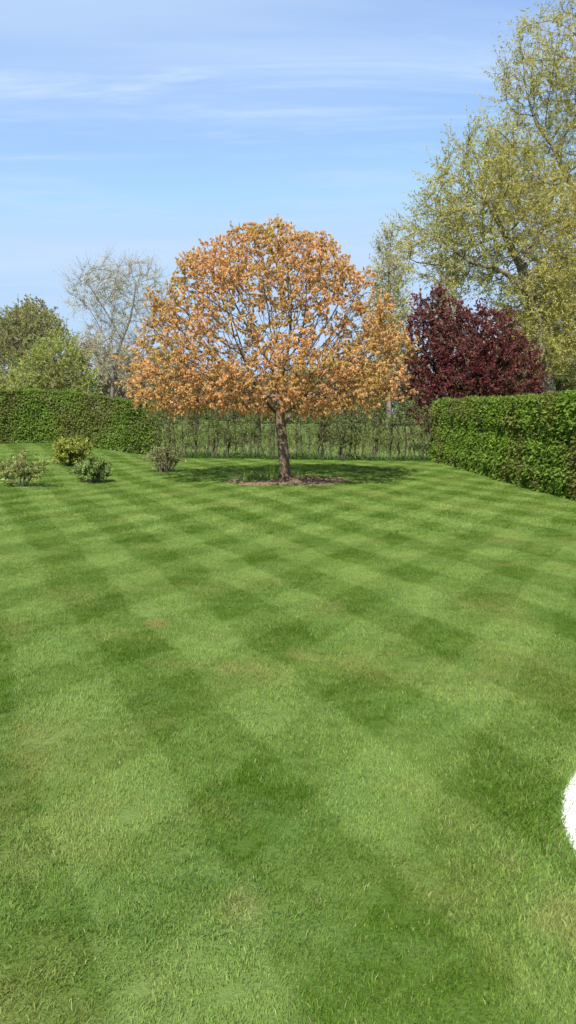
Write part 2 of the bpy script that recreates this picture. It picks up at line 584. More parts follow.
for rr_ in (0.38, 0.27, 0.125):
    gx = np.concatenate([gx, SLAB_C[0] + (SLAB_R + rr_) * np.cos(ta)])
    gy = np.concatenate([gy, SLAB_C[1] + (SLAB_R + rr_) * np.sin(ta)])
s1, s2 = stripe_np(gx, gy)
# the mower lays the grass along each pass: away from the viewer (light) or towards (dark)
(a1, _, _), (a2, _, _) = STRIPES
d1 = np.array([-math.sin(a1), math.cos(a1)])
d2 = np.array([-math.sin(a2), math.cos(a2)])
lx = -(s1 * d1[0] + s2 * d2[0]) * 0.5 + rng.normal(0, 1.2, gx.size)
ly = -(s1 * d1[1] + s2 * d2[1]) * 0.5 + rng.normal(0, 1.2, gx.size)
yaw = np.arctan2(ly, lx)
near = gy < 10.5
idx = np.where(near, rng.integers(0, 4, gx.size), 4 + rng.integers(0, 3, gx.size))
scl = 0.85 + 0.35 * rng.random(gx.size)
rim = len(ta)                                                # the innermost ring flops over the slab's edge
yaw[-rim:] = np.arctan2(SLAB_C[1] - gy[-rim:], SLAB_C[0] - gx[-rim:]) + rng.normal(0, .5, rim)
scl[-rim:] = rng.uniform(1.2, 1.75, rim)
V = np.stack([gx, gy, terrain(gx, gy)], 1).astype(np.float32)
me = bpy.data.meshes.new('grass_blades')
me.vertices.add(len(V))
me.vertices.foreach_set('co', V.ravel())
at_r = me.attributes.new('rot', 'FLOAT_VECTOR', 'POINT')
rot = np.zeros((len(V), 3), np.float32)
rot[:, 2] = yaw
at_r.data.foreach_set('vector', rot.ravel())
at_i = me.attributes.new('pick', 'INT', 'POINT')
at_i.data.foreach_set('value', idx.astype(np.int32))
at_s = me.attributes.new('size', 'FLOAT', 'POINT')
at_s.data.foreach_set('value', scl.astype(np.float32))
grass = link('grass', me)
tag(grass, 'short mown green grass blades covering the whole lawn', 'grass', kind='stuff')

ng = bpy.data.node_groups.new('turf', 'GeometryNodeTree')
ng.interface.new_socket('Geometry', in_out='INPUT', socket_type='NodeSocketGeometry')
ng.interface.new_socket('Geometry', in_out='OUTPUT', socket_type='NodeSocketGeometry')
gi = ng.nodes.new('NodeGroupInput')
go = ng.nodes.new('NodeGroupOutput')
iop = ng.nodes.new('GeometryNodeInstanceOnPoints')
ci = ng.nodes.new('GeometryNodeCollectionInfo')
ci.inputs['Collection'].default_value = patch_col
ci.inputs['Separate Children'].default_value = True
ci.inputs['Reset Children'].default_value = True


def named(nm, ty):
    n = ng.nodes.new('GeometryNodeInputNamedAttribute')
    n.data_type = ty
    n.inputs['Name'].default_value = nm
    return n.outputs['Attribute']


ng.links.new(gi.outputs[0], iop.inputs['Points'])
ng.links.new(ci.outputs[0], iop.inputs['Instance'])
iop.inputs['Pick Instance'].default_value = True
ng.links.new(named('pick', 'INT'), iop.inputs['Instance Index'])
e2r = ng.nodes.new('FunctionNodeEulerToRotation')
ng.links.new(named('rot', 'FLOAT_VECTOR'), e2r.inputs[0])
ng.links.new(e2r.outputs[0], iop.inputs['Rotation'])
ng.links.new(named('size', 'FLOAT'), iop.inputs['Scale'])
ng.links.new(iop.outputs[0], go.inputs[0])
md = grass.modifiers.new('turf', 'NODES')
md.node_group = ng

# ------------------------------------------------------------------ tree machinery
def ellipsoids(specs, n, shell=3.0):
    """specs: (centre(3), radii(3)) -> n points spread by volume, biased outward by shell"""
    vol = np.array([np.prod(r) ** 0.85 for c, r in specs])
    cnt = rng.multinomial(n, vol / vol.sum())
    out = []
    for (c, r), k in zip(specs, cnt):
        d = rand_dirs(k) * (rng.random((k, 1)) ** (1 / shell))
        out.append(np.asarray(c) + d * np.asarray(r))
    return np.concatenate(out)


def colonize(A, nodes, parents, step, kill, infl, iters=140, jitter=0.15, tropism=(0, 0, 0)):
    nodes = [np.array(p, float) for p in nodes]
    parents = list(parents)
    N = np.array(nodes)
    alive = np.ones(len(A), bool)
    d2 = ((A[:, None] - N[None]) ** 2).sum(-1)
    near = d2.argmin(1)
    nd = np.sqrt(d2.min(1))
    trop = np.array(tropism, float)
    for it in range(iters):
        act = alive & (nd < infl)
        if not act.any():
            break
        ids = np.nonzero(act)[0]
        nn = near[ids]
        dirs = unit(A[ids] - N[nn])
        uniq, inv = np.unique(nn, return_inverse=True)
        acc = np.zeros((len(uniq), 3))
        np.add.at(acc, inv, dirs)
        acc = unit(acc + rng.normal(0, jitter, acc.shape))
        acc = unit(acc + trop)
        new = N[uniq] + acc * step
        # drop stalls
        dd = np.linalg.norm(new[:, None] - N[None], axis=-1).min(1) if len(N) < 9000 else np.full(len(new), 1.0)
        ok = dd > step * 0.35
        if not ok.any():
            # remove the attractors that only stall
            alive[ids] = False
            continue
        stall = ~ok
        if stall.any():
            alive[ids[stall[inv]]] = False
        new, src = new[ok], uniq[ok]
        base = len(N)
        N = np.concatenate([N, new])
        parents.extend(src.tolist())
        dn = np.linalg.norm(A[:, None] - new[None], axis=-1)
        m = dn.min(1)
        upd = m < nd
        near[upd] = base + dn.argmin(1)[upd]
        nd[upd] = m[upd]
        alive &= nd > kill
    return N, np.array(parents)


def radii(N, par, tip, base, power=2.3):
    r = np.zeros(len(N))
    kids = np.zeros(len(N), int)
    acc = np.zeros(len(N))
    for i in range(len(N) - 1, -1, -1):
        if kids[i] == 0:
            acc[i] = 1.0
        if par[i] >= 0:
            acc[par[i]] += acc[i]
            kids[par[i]] += 1
    q = acc ** (1 / power)
    q = tip + (base - tip) * (q - 1) / max(q[0] - 1, 1e-6)
    return q, kids


def skeleton_mesh(name, N, par, rad, mat, sides_of, flare=None):
    n = len(N)
    dirn = np.zeros((n, 3))
    main = np.full(n, -1)
    for i in range(n):
        p = par[i]
        if p >= 0 and (main[p] < 0 or rad[i] > rad[main[p]]):
            main[p] = i
    for i in range(n):
        d = np.zeros(3)
        if par[i] >= 0:
            d += unit(N[i] - N[par[i]])
        if main[i] >= 0:
            d += unit(N[main[i]] - N[i])
        dirn[i] = d
    dirn = unit(dirn)
    U = np.zeros((n, 3))
    for i in range(n):
        u = U[par[i]] if par[i] >= 0 else np.array([1.0, 0.1, 0])
        u = u - dirn[i] * u.dot(dirn[i])
        l = np.linalg.norm(u)
        if l < 1e-3:
            u = np.cross(dirn[i], [0.3, 0.5, 0.8])
            l = np.linalg.norm(u)
        U[i] = u / l
    W = np.cross(dirn, U)
    parts = []
    child = np.nonzero(par >= 0)[0]
    p = par[child]
    ismain = main[p] == child
    r0 = np.where(ismain, rad[p], np.minimum(rad[p], rad[child] * 1.15))
    sd = sides_of(rad[child])
    for s in np.unique(sd):
        m = sd == s
        c, pp, ra = child[m], p[m], r0[m]
        ang = np.arange(s) * 2 * math.pi / s
        ca, sa = np.cos(ang)[None, :, None], np.sin(ang)[None, :, None]
        A = N[pp][:, None] + (U[pp][:, None] * ca + W[pp][:, None] * sa) * ra[:, None, None]
        B = N[c][:, None] + (U[c][:, None] * ca + W[c][:, None] * sa) * rad[c][:, None, None]
        Vv = np.concatenate([A, B], 1).reshape(-1, 3)
        bi = np.arange(len(c))[:, None] * 2 * s
        F = np.concatenate([bi + np.array([[k, (k + 1) % s, s + (k + 1) % s, s + k]]) for k in range(s)])
        parts.append((Vv, F))
    V, F = join(parts)
    return mesh_np(name, V, F, mat, True)


def grow_twigs(P, D, n_each, length, bend, spread, r, segs=3):
    """thin curved shoots from points P along D; returns tubes geometry and sample points/directions along them"""
    P = np.repeat(P, n_each, 0)
    D = unit(np.repeat(D, n_each, 0) + rng.normal(0, spread, (len(P), 3)))
    L = length * (0.5 + 0.8 * rng.random(len(P)))[:, None]
    bend = np.asarray(bend, float)
    T0, T1, R0, R1, SP, SD = [], [], [], [], [], []
    cur, d = P, D
    for s in range(segs):
        d = unit(d + bend * (0.6 + 0.8 * rng.random((len(P), 1))) + rng.normal(0, 0.12, P.shape))
        nxt = cur + d * L / segs
        T0.append(cur); T1.append(nxt)
        R0.append(np.full(len(P), r * (1 - s / segs * 0.7)))
        R1.append(np.full(len(P), r * (1 - (s + 1) / segs * 0.7)))
        SP.append(nxt); SD.append(d)
        cur = nxt
    return (tubes(np.concatenate(T0), np.concatenate(T1), np.concatenate(R0), np.concatenate(R1)),
            np.concatenate(SP), np.concatenate(SD), np.concatenate(T0), np.concatenate(T1))


def scatter_leaves(S0, S1, SD, per, L, W, droop=0.0, out=0.8, keepf=None, tipbias=1.0):
    k = np.repeat(np.arange(len(S0)), per)
    t = rng.random((len(k), 1)) ** tipbias
    P = S0[k] * (1 - t) + S1[k] * t
    if keepf is not None:
        m = keepf(P)
        P, k = P[m], k[m]
    D = unit(SD[k] * 0.6 + rand_dirs(len(k)) * out + np.array([0, 0, -droop]))
    Nn = rand_dirs(len(k), 0.5)
    l = L * (0.6 + 0.8 * rng.random(len(k)))
    w = W * (0.6 + 0.8 * rng.random(len(k)))
    return leaf_quads(P, D, Nn, l, w)


def sides_default(r):
    return np.where(r > 0.09, 10, np.where(r > 0.03, 6, 3))


def make_tree(name, label, base, trunk, specs, *, cat='tree', group=None, n_attr=1200, shell=3.0, step=0.5, kill=0.9, infl=6.0,
              tip=0.012, rad=0.3, twig_n=3, twig_l=0.8, twig_bend=(0, 0, 0.1), twig_spread=0.6, twig_r=0.008, leaf_per=3, leaf=(0.12, 0.05),
              leaf_droop=0.1, leaf_out=0.8, bark=None, twigm=None, leafm=None, keepf=None, nodekeep=None, jitter=0.15, trop=(0, 0, 0), attr=None,
              power=2.3, segs=3, thin=1.6, tipbias=1.0):
    base = np.asarray(base, float)
    root = empty(name, tuple(base), label, cat, group)
    A = attr if attr is not None else ellipsoids(specs, n_attr, shell)
    nodes, par = [], []
    for li, line in enumerate(trunk):
        line = np.asarray(line, float)
        for k in range(len(line)):
            if li > 0 and k == 0:
                continue
            nodes.append(line[k])
            if k == 0 and li == 0:
                par.append(-1)
            elif li > 0 and k == 1:
                # nearest existing node to this limb's start
                par.append(int(np.argmin(((np.array(nodes[:-1]) - line[0]) ** 2).sum(-1))))
            else:
                par.append(len(nodes) - 2)
    N, par = colonize(A, nodes, par, step, kill, infl, jitter=jitter, tropism=trop)
    rr, kids = radii(N, par, tip, rad, power)
    # root flare
    h = N[:, 2] - base[2]
    trunk_nodes = np.arange(len(N)) < len(trunk[0])
    rr = np.where(trunk_nodes, rr * (1 + 0.45 * np.exp(-h / (rad * 1.6))), rr)
    N0 = N - base
    link('trunk', skeleton_mesh(name + '_wood', N0, par, rr, bark, sides_default), root)
    dirs = np.zeros_like(N)
    dirs[1:] = unit(N[1:] - N[par[1:]])
    thin_nodes = np.nonzero((rr < tip * thin) & (np.arange(len(N)) >= len(nodes)))[0]
    if nodekeep is not None:
        thin_nodes = thin_nodes[nodekeep(N[thin_nodes])]
    (tv, tf), SP, SD, S0, S1 = grow_twigs(N0[thin_nodes], dirs[thin_nodes], twig_n, twig_l, twig_bend, twig_spread, twig_r, segs)
    crown = link('crown', mesh_np(name + '_twigs', tv, [tf], twigm), root)
    if leaf_per:
        kf = (lambda P: keepf(P + base)) if keepf else None
        lv, lf = scatter_leaves(S0, S1, SD, leaf_per, leaf[0], leaf[1], leaf_droop, leaf_out, kf, tipbias)
        link('leaves', mesh_np(name + '_leaves', lv, [lf], leafm), crown)
    return root, len(N), len(thin_nodes)


def ground_pt(px, Y):
    x = (px - 288) / FPX * Y / math.cos(PITCH)       # near enough for placing a base
    x = at(px, HORIZON, Y)[0]
    return np.array([x, Y, float(terrain(x, Y))])


def ell(px, py, rx, ry, Y, depth=1.0, dy=0.0):
    """ellipsoid whose outline is centred on a pixel at distance Y, real-world radii"""
    k = Y / FPX
    c = at(px, py, Y) + np.array([0, dy, 0])
    return (c, (rx * k, rx * k * depth, ry * k))


def path(*pts):
    return [at(px, py, Y) for px, py, Y in pts]


# ------------------------------------------------------------------ the orange tree in the middle
TY = 18.6
tb = ground_pt(285, TY)
k = TY / FPX
cx = at(269, 400, TY)[0]
prof_y = np.array([224, 232, 255, 300, 340, 380, 398, 412])
prof_r = np.array([10, 38, 80, 122, 143, 148, 144, 112]) * k * 0.94
prof_z = np.array([at(269, y, TY)[2] for y in prof_y])
n = 7000
zz = rng.uniform(prof_z[-1], prof_z[0], n * 4)
rmax = np.interp(zz, prof_z[::-1], prof_r[::-1])
acc = rng.random(n * 4) < (rmax / prof_r.max()) ** 1.2
zz, rmax = zz[acc][:n], rmax[acc][:n]
th = rng.random(len(zz)) * 2 * math.pi
lump = 1 + 0.055 * np.sin(3 * th + zz * 2.0) + 0.06 * np.sin(6 * th - zz * 3.6) + 0.05 * np.sin(11 * th + zz * 6.0) - 0.03
rf = np.sqrt(rng.random(len(zz))) ** 0.55
# keep the inside open below the shell
A = np.stack([cx + rmax * lump * rf * np.cos(th), TY + rmax * lump * rf * np.sin(th), zz], 1)
crown_mid = np.array([cx, TY, prof_z[5]])
trunkline = [tb + np.array([0, 0, -0.05]), tb + [0, 0, 0.15], tb + [-0.02, 0, 0.45], tb + [-0.06, 0.01, 0.9], tb + [-0.1, 0.02, 1.3], tb + [-0.13, 0.0, 1.65],
             tb + [-0.15, 0, 2.0]]


def maple_keep(P):
    z = P[:, 2]
    zlo, zhi = at(269, 368, TY)[2], at(269, 300, TY)[2]
    inband = sstep(zlo - 0.5, zlo + 0.5, z) * (1 - sstep(zhi - 0.1, zhi + 0.5, z))
    rad_ = np.hypot(P[:, 0] - cx, P[:, 1] - TY)
    edge_ = sstep(1.7, 2.7, np.abs(P[:, 0] - cx))
    prob = 1 - 0.64 * inband * (1 - edge_)
    clump = wob(P, 2.6, 1.0) * 0.5 + wob(P, 6.0, 4.0) * 0.5
    prob = prob * (0.60 + 1.25 * clump)
    return rng.random(len(P)) < prob


o, a_, b_ = make_tree('maple_tree', 'round-headed tree with fresh orange leaves growing from a bark mulch ring', tb, [trunkline], None, attr=A,
                  step=0.125, kill=0.175, infl=2.6, tip=0.0055, rad=0.122, twig_n=3, twig_l=0.23, twig_bend=(0, 0, 0.12), twig_spread=0.6, twig_r=0.0045,
                  leaf_per=13, leaf=(0.064, 0.038), leaf_droop=0.8, leaf_out=0.8, bark=m_maple_bark, twigm=m_maple_twig, leafm=m_orange, nodekeep=maple_keep,
                  jitter=0.2, trop=(0, 0, 0.16), power=2.0, segs=1, thin=2.6, tipbias=0.22)
print('maple', a_, b_)

# ------------------------------------------------------------------ mulch ring, its chips, bulb leaves
mz = float(terrain(*MULCH_C))
nr, na = 10, 64
V, F = [[0, 0, 0.07]], []
for i in range(1, nr + 1):
    for j in range(na):
        th = j / na * 2 * math.pi
        rr_ = i / nr * (MULCH_R + 0.14 * math.sin(th * 5) + 0.06 * math.sin(th * 11 + 1) + 0.04)
        V.append([rr_ * math.cos(th), rr_ * math.sin(th), 0.012 + 0.06 * (1 - (i / nr) ** 2) + 0.010 * math.sin(rr_ * 9 + th * 7) * (1 - i / nr)])
T3 = [[0, 1 + j, 1 + (j + 1) % na] for j in range(na)]
Q4 = [[1 + (i - 1) * na + j, 1 + i * na + j, 1 + i * na + (j + 1) % na, 1 + (i - 1) * na + (j + 1) % na] for i in range(1, nr) for j in range(na)]
mulch = link('mulch_bed', mesh_np('mulch_bed', np.array(V), [np.array(T3), np.array(Q4)], m_soil, True))
mulch.location = (MULCH_C[0], MULCH_C[1], mz)
tag(mulch, 'ring of brown bark mulch on the lawn round the orange tree', kind='structure')
n = 5000
rr_ = MULCH_R * np.sqrt(rng.random(n)) * 1.03
th = rng.random(n) * 2 * math.pi
P = np.stack([rr_ * np.cos(th), rr_ * np.sin(th), 0.015 + 0.062 * (1 - (rr_ / MULCH_R).clip(0, 1) ** 2)], 1)
az = rng.random(n) * 2 * math.pi
D = np.stack([np.cos(az), np.sin(az), rng.normal(0, 0.35, n)], 1)
lv, lf = leaf_quads(P, D, rand_dirs(n, 2.0), rng.uniform(0.03, 0.08, n), rng.uniform(0.015, 0.035, n), 0.1)
ch = link('bark_chips', mesh_np('bark_chips', lv, [lf], m_chip), mulch)
ch['kind'] = 'stuff'


def strap_clump(name, label, px, py, Y, n, h, spread, group=None):
    g = ground_pt(px, Y)
    root = empty(name, (g[0], g[1], g[2] + 0.03), label, 'plant', group)
    az = rng.random(n) * 2 * math.pi
    P = np.zeros((n, 3))
    P[:, 0] = rng.normal(0, spread, n)
    P[:, 1] = rng.normal(0, spread, n)
    hh = h * (0.55 + 0.55 * rng.random(n))
    w = 0.02
    rows = []
    out_ = np.stack([np.cos(az), np.sin(az), np.zeros(n)], 1)
    side = np.stack([-np.sin(az), np.cos(az), np.zeros(n)], 1)
    lean = 0.25 + 0.6 * rng.random((n, 1))
    for s, ww in ((0, 1), (0.4, 1), (0.75, 0.8), (1.0, 0.1)):
        c = P + out_ * lean * hh[:, None] * s * s * 0.7 + np.array([0, 0, 1]) * hh[:, None] * (s - 0.25 * lean * s * s)
        rows += [c - side * w * ww / 2, c + side * w * ww / 2]
    V = np.stack(rows, 1).reshape(-1, 3)
    i = np.arange(n)[:, None] * 8
    F = np.concatenate([i + np.array([[2 * q, 2 * q + 1, 2 * q + 3, 2 * q + 2]]) for q in range(3)])
    link('leaves', mesh_np(name, V, [F], m_bulb), root)
    return root


strap_clump('bulb_plant', 'tall clump of upright strap leaves against the left side of the trunk', 273, 480, 18.35, 60, 0.50, 0.06)
strap_clump('bulb_plant', 'low spreading clump of green leaves at the left rim of the mulch ring', 249, 480, 18.3, 46, 0.25, 0.11)
strap_clump('bulb_plant', 'low clump of green strap leaves in the mulch between two other clumps', 261, 480, 18.2, 40, 0.27, 0.08)
strap_clump('bulb_plant', 'few short green shoots in the mulch just right of the trunk', 300, 480, 19.2, 14, 0.2, 0.05)

# ------------------------------------------------------------------ clipped hedges
def clipped_hedge(name, label, line, height, thick, mat, leaf, dens, seed, endcap=True, z0=0.03, front=-1):
    line = np.asarray(line, float)
    segd = np.diff(line, axis=0)
    segl = np.linalg.norm(segd, axis=1)
    cum = np.concatenate([[0], np.cumsum(segl)])
    Ltot = cum[-1]
    sn = np.stack([-segd[:, 1], segd[:, 0]], 1) / segl[:, None]
    nodn = unit(np.concatenate([sn[:1], sn[:-1] + sn[1:], sn[-1:]]))
    base = np.array([line[0][0], line[0][1], float(terrain(*line[0]))])
    root = empty(name, tuple(base), label, 'hedge')

    def place(s, off, z):
        i = np.clip(np.searchsorted(cum, s, 'right') - 1, 0, len(segl) - 1)
        t = (s - cum[i]) / segl[i]
        p = line[i] + segd[i] * t[:, None]
        nrm = unit(nodn[i] * (1 - t[:, None]) + nodn[i + 1] * t[:, None])     # turns smoothly round bends
        q = p + nrm * off[:, None]
        return np.stack([q[:, 0], q[:, 1], terrain(q[:, 0], q[:, 1]) + z], 1), nrm

    h2 = thick / 2
    # twiggy body, well inside the leaf surface
    ns, nz = int(Ltot / 0.25) + 2, 9
    S = np.linspace(0.12, Ltot - 0.12, ns)
    rows = []
    prof = [(-h2 + .17, 0.12), (-h2 + .13, .5), (-h2 + .12, 1.1), (-h2 + .14, height - .25), (-h2 + .3, height - .13), (h2 - .3, height - .13), (h2 - .14, height - .25),
            (h2 - .12, 1.1), (h2 - .13, .5), (h2 - .17, 0.12)]
    for off, z in prof:
        p, _ = place(S, np.full(ns, off) + 0.05 * rng.normal(size=ns), np.full(ns, z) + 0.03 * rng.normal(size=ns))
        rows.append(p)
    V = np.concatenate(rows) - base
    F = []
    m_ = len(prof)
    for a in range(m_):
        b2 = (a + 1) % m_
        i = np.arange(ns - 1)
        F.append(np.stack([a * ns + i, a * ns + i + 1, b2 * ns + i + 1, b2 * ns + i], 1))
    caps = [np.array([[a * ns for a in range(m_)]]), np.array([[a * ns + ns - 1 for a in range(m_)][::-1]])]
    body = link('branches', mesh_np(name + '_branches', V, F + caps, m_hedge_wood), root)
    # leaves on both faces, the top and the two ends
    parts = []

    def face(n, s, off, z, nl):
        P, nr2 = place(s, off, z)
        lump = wob(P, 1.3, seed + 7) * 0.05 + wob(P, 2.2, seed) * 0.06 + wob(P, 5.5, seed + 3) * 0.05
        depth = -np.abs(rng.normal(0, 0.055, n)) + lump
        nrm = np.stack([nr2[:, 0] * nl[0], nr2[:, 1] * nl[0], np.full(n, nl[1])], 1) if nl[2] == 0 else np.concatenate([np.stack([nr2[:, 1], -nr2[:, 0]], 1) * nl[2], np.zeros((n, 1))], 1)
        P = P + nrm * depth[:, None]
        D = unit(nrm * 0.55 + rand_dirs(n) * 0.9 + np.array([0, 0, -0.15]))
        Nn = unit(nrm * 0.6 + rand_dirs(n) * 0.6 + np.array([0, 0, 0.5]))
        m = P[:, 2] > terrain(P[:, 0], P[:, 1]) + z0
        P, D, Nn = P[m], D[m], Nn[m]
        k_ = len(P)
        parts.append(leaf_quads(P - base, D, Nn, leaf[0] * (0.6 + 0.8 * rng.random(k_)), leaf[1] * (0.6 + 0.8 * rng.random(k_))))

    for sgn in (-1, 1):
        n = int(dens * Ltot * height * (1.0 if sgn == front else 0.28))
        z = rng.random(n) ** 0.95 * height
        taper = 0.06 * (1 - z / height)
        face(n, rng.random(n) * Ltot, sgn * (h2 + taper - 0.06 * sstep(height - .25, height, z)), z, (sgn, 0, 0))
    n = int(dens * Ltot * thick)
    face(n, rng.random(n) * Ltot, rng.uniform(-h2, h2, n), np.full(n, height), (0, 1, 0))
    if endcap:
        n = int(dens * thick * height)
        face(n, np.zeros(n), rng.uniform(-h2, h2, n), rng.random(n) * height, (0, 0, -1))
        face(n, np.full(n, Ltot - 1e-4), rng.uniform(-h2, h2, n), rng.random(n) * height, (0, 0, 1))
    V, F = join(parts)
    link('foliage', mesh_np(name + '_leaves', V, F, mat), root)
    # clipped twig stubs poking out of the top and face
    n = int(26 * Ltot)
    s = rng.random(n) * Ltot
    P, nr2 = place(s, rng.uniform(-h2, h2, n), np.full(n, height - 0.12))
    E = P + np.stack([rng.normal(0, .04, n), rng.normal(0, .04, n), rng.uniform(0.10, 0.2, n)], 1)
    tv, tf = tubes(P - base, E - base, np.full(n, .005), np.full(n, .002))
    link('twigs', mesh_np(name + '_twigs', tv, [tf], m_hedge_wood), root)['kind'] = 'stuff'
    return root


hd = HEDGE_B - HEDGE_A
hn = np.array([-hd[1], hd[0]]) / np.linalg.norm(hd)      # points +x side
off = np.array([abs(hn[0]), 0]) * 0.55
clipped_hedge('clipped_hedge', 'tall clipped bright green hedge along the right side of the lawn', [HEDGE_A + off + [0.0, 0.3], HEDGE_A * .5 + HEDGE_B * .5 + off, HEDGE_B + off],
              1.98, 1.1, m_hedge_leaf, (0.080, 0.047), 1800, 1.0)
clipped_hedge('clipped_hedge', 'clipped dark green hedge at the back left behind the small shrubs',
              [[-5.2, 30.9], [-6.3, 30.3], [-7.7, 30.15], [-9.6, 30.0], [-11.6, 29.2], [-13.5, 27.6]], 1.98, 1.0, m_hedge_leaf2, (0.088, 0.052), 1100, 5.0, front=1)

# ------------------------------------------------------------------ bare hedge row of saplings
bl0, bl1 = np.array([-5.1, 29.45]), np.array([5.0, 26.75])
row = empty('bare_hedge', (bl0[0], bl0[1], 0), 'thin see-through row of nearly bare upright saplings behind the orange tree', 'hedge')
variants = []
for v in range(9):
    hgt = rng.uniform(1.85, 2.05)
    parts, S0, S1, SDs = [], [], [], []
    nst = 2 if v % 3 == 0 else 1
    for q in range(nst):
        nseg = 9
        x = np.cumsum(rng.normal(0, 0.03, nseg + 1)) + q * 0.05
        y = np.cumsum(rng.normal(0, 0.03, nseg + 1))
        z = np.linspace(-0.03, hgt * (1 if q == 0 else 0.8), nseg + 1)
        L = np.stack([x - x[0] + q * 0.05, y - y[0], z], 1)
        r_ = np.linspace(0.036, 0.013, nseg + 1) * (1 if q == 0 else .7) * rng.uniform(.8, 1.15)
        parts.append(tubes(L[:-1], L[1:], r_[:-1], r_[1:], 6))
        nb = 24
        ii = rng.integers(2, nseg, nb)
        P = L[ii] + (L[ii + 1 if nseg > 9 else ii] - L[ii])
        ang = rng.random(nb) * 2 * math.pi
        D = np.stack([np.cos(ang), 0.5 * np.sin(ang), rng.uniform(0.3, 1.2, nb)], 1)
        tw, SP, SD, a0, a1_ = grow_twigs(P, D, 1, 0.38, (0, 0, 0.12), 0.2, 0.0075, 3)
        parts.append(tw)
        tw2, SP2, SD2, b0, b1 = grow_twigs(SP, SD, 1, 0.28, (0, 0, 0.1), 0.6, 0.004, 2)
        parts.append(tw2)
        S0.append(b0); S1.append(b1); SDs.append(SD2)
    V, F = join(parts)
    wood = mesh_np('sapling', V, F, m_bare_wood, True)
    lv, lf = scatter_leaves(np.concatenate(S0), np.concatenate(S1), np.concatenate(SDs), 3, 0.058, 0.034, 0.1)
    leafs = mesh_np('sapling_leaves', lv, [lf], m_bare_leaf)
    lv, lf = scatter_leaves(np.concatenate(S0), np.concatenate(S1), np.concatenate(SDs), 3, 0.07, 0.042, 0.1)
    variants.append((wood, leafs, mesh_np('sapling_leaves', lv, [lf], m_bare_leaf)))
ns = 42
for i in range(ns):
    t_ = (i + 0.5 + rng.uniform(-.48, .48)) / ns
    p = bl0 * (1 - t_) + bl1 * t_ + [0, rng.normal(0, 0.07)]
    w_, l_, d_ = variants[int(rng.integers(0, 9))]
    if i < 3 or i >= ns - 2:
        l_ = d_                                   # leafier where the row meets the clipped hedges
    s_ = link('sapling', w_, row)
    s_.location = (p[0] - bl0[0], p[1] - bl0[1], float(terrain(*p)))
    s_.scale = (1, 1, float(rng.uniform(0.88, 1.05)))
    s_.rotation_euler = (rng.normal(0, .04), rng.normal(0, .06), rng.uniform(-.6, .6) + (math.pi if rng.random() < .5 else 0))
    link('leaves', l_, s_)
# dark verge of weeds along its foot
n = 5200
t_ = rng.random(n)
P = np.zeros((n, 3))
P[:, :2] = bl0 + (bl1 - bl0) * t_[:, None]
P[:, 1] += rng.normal(0.05, 0.2, n)
P[:, 2] = terrain(P[:, 0], P[:, 1]) + np.abs(rng.normal(0, 0.10, n)) * (0.6 + 0.4 * np.sin(P[:, 0] * 3.1))
lv, lf = leaf_quads(P - np.array([bl0[0], bl0[1], 0]), rand_dirs(n, 0.9), rand_dirs(n), rng.uniform(.07, .17, n), rng.uniform(.015, .045, n))
link('undergrowth', mesh_np('undergrowth', lv, [lf], m_weed), row)

# rough tussocks of the meadow behind the row
n = 7000
Yt = 30.5 + 42 * rng.random(n) ** 1.3
Xt = rng.uniform(-0.33, 0.36, n) * Yt
ok = (Yt > 31.5) | (np.abs(Xt) < 4.6)
Xt, Yt = Xt[ok], Yt[ok]
n = len(Xt) * 4
P = np.zeros((n, 3))
P[:, 0] = np.repeat(Xt, 4) + rng.normal(0, .09, n)
P[:, 1] = np.repeat(Yt, 4) + rng.normal(0, .09, n)
P[:, 2] = terrain(P[:, 0], P[:, 1]) - 0.04
lv, lf = leaf_quads(P, rand_dirs(n, 1.3), rand_dirs(n), np.repeat(rng.uniform(.10, .34, len(Xt)), 4), rng.uniform(.03, .07, n))
m_tuss = leaf_mat('tussock_leaf', (0.15, 0.205, 0.05), (0.22, 0.27, 0.08), (0.13, 0.165, 0.045), 0.4, 0.5)
tag(link('meadow_grass', mesh_np('meadow_grass', lv, [lf], m_tuss)), 'tussocky longer grass of the meadow behind the bare hedge', 'grass', kind='stuff')

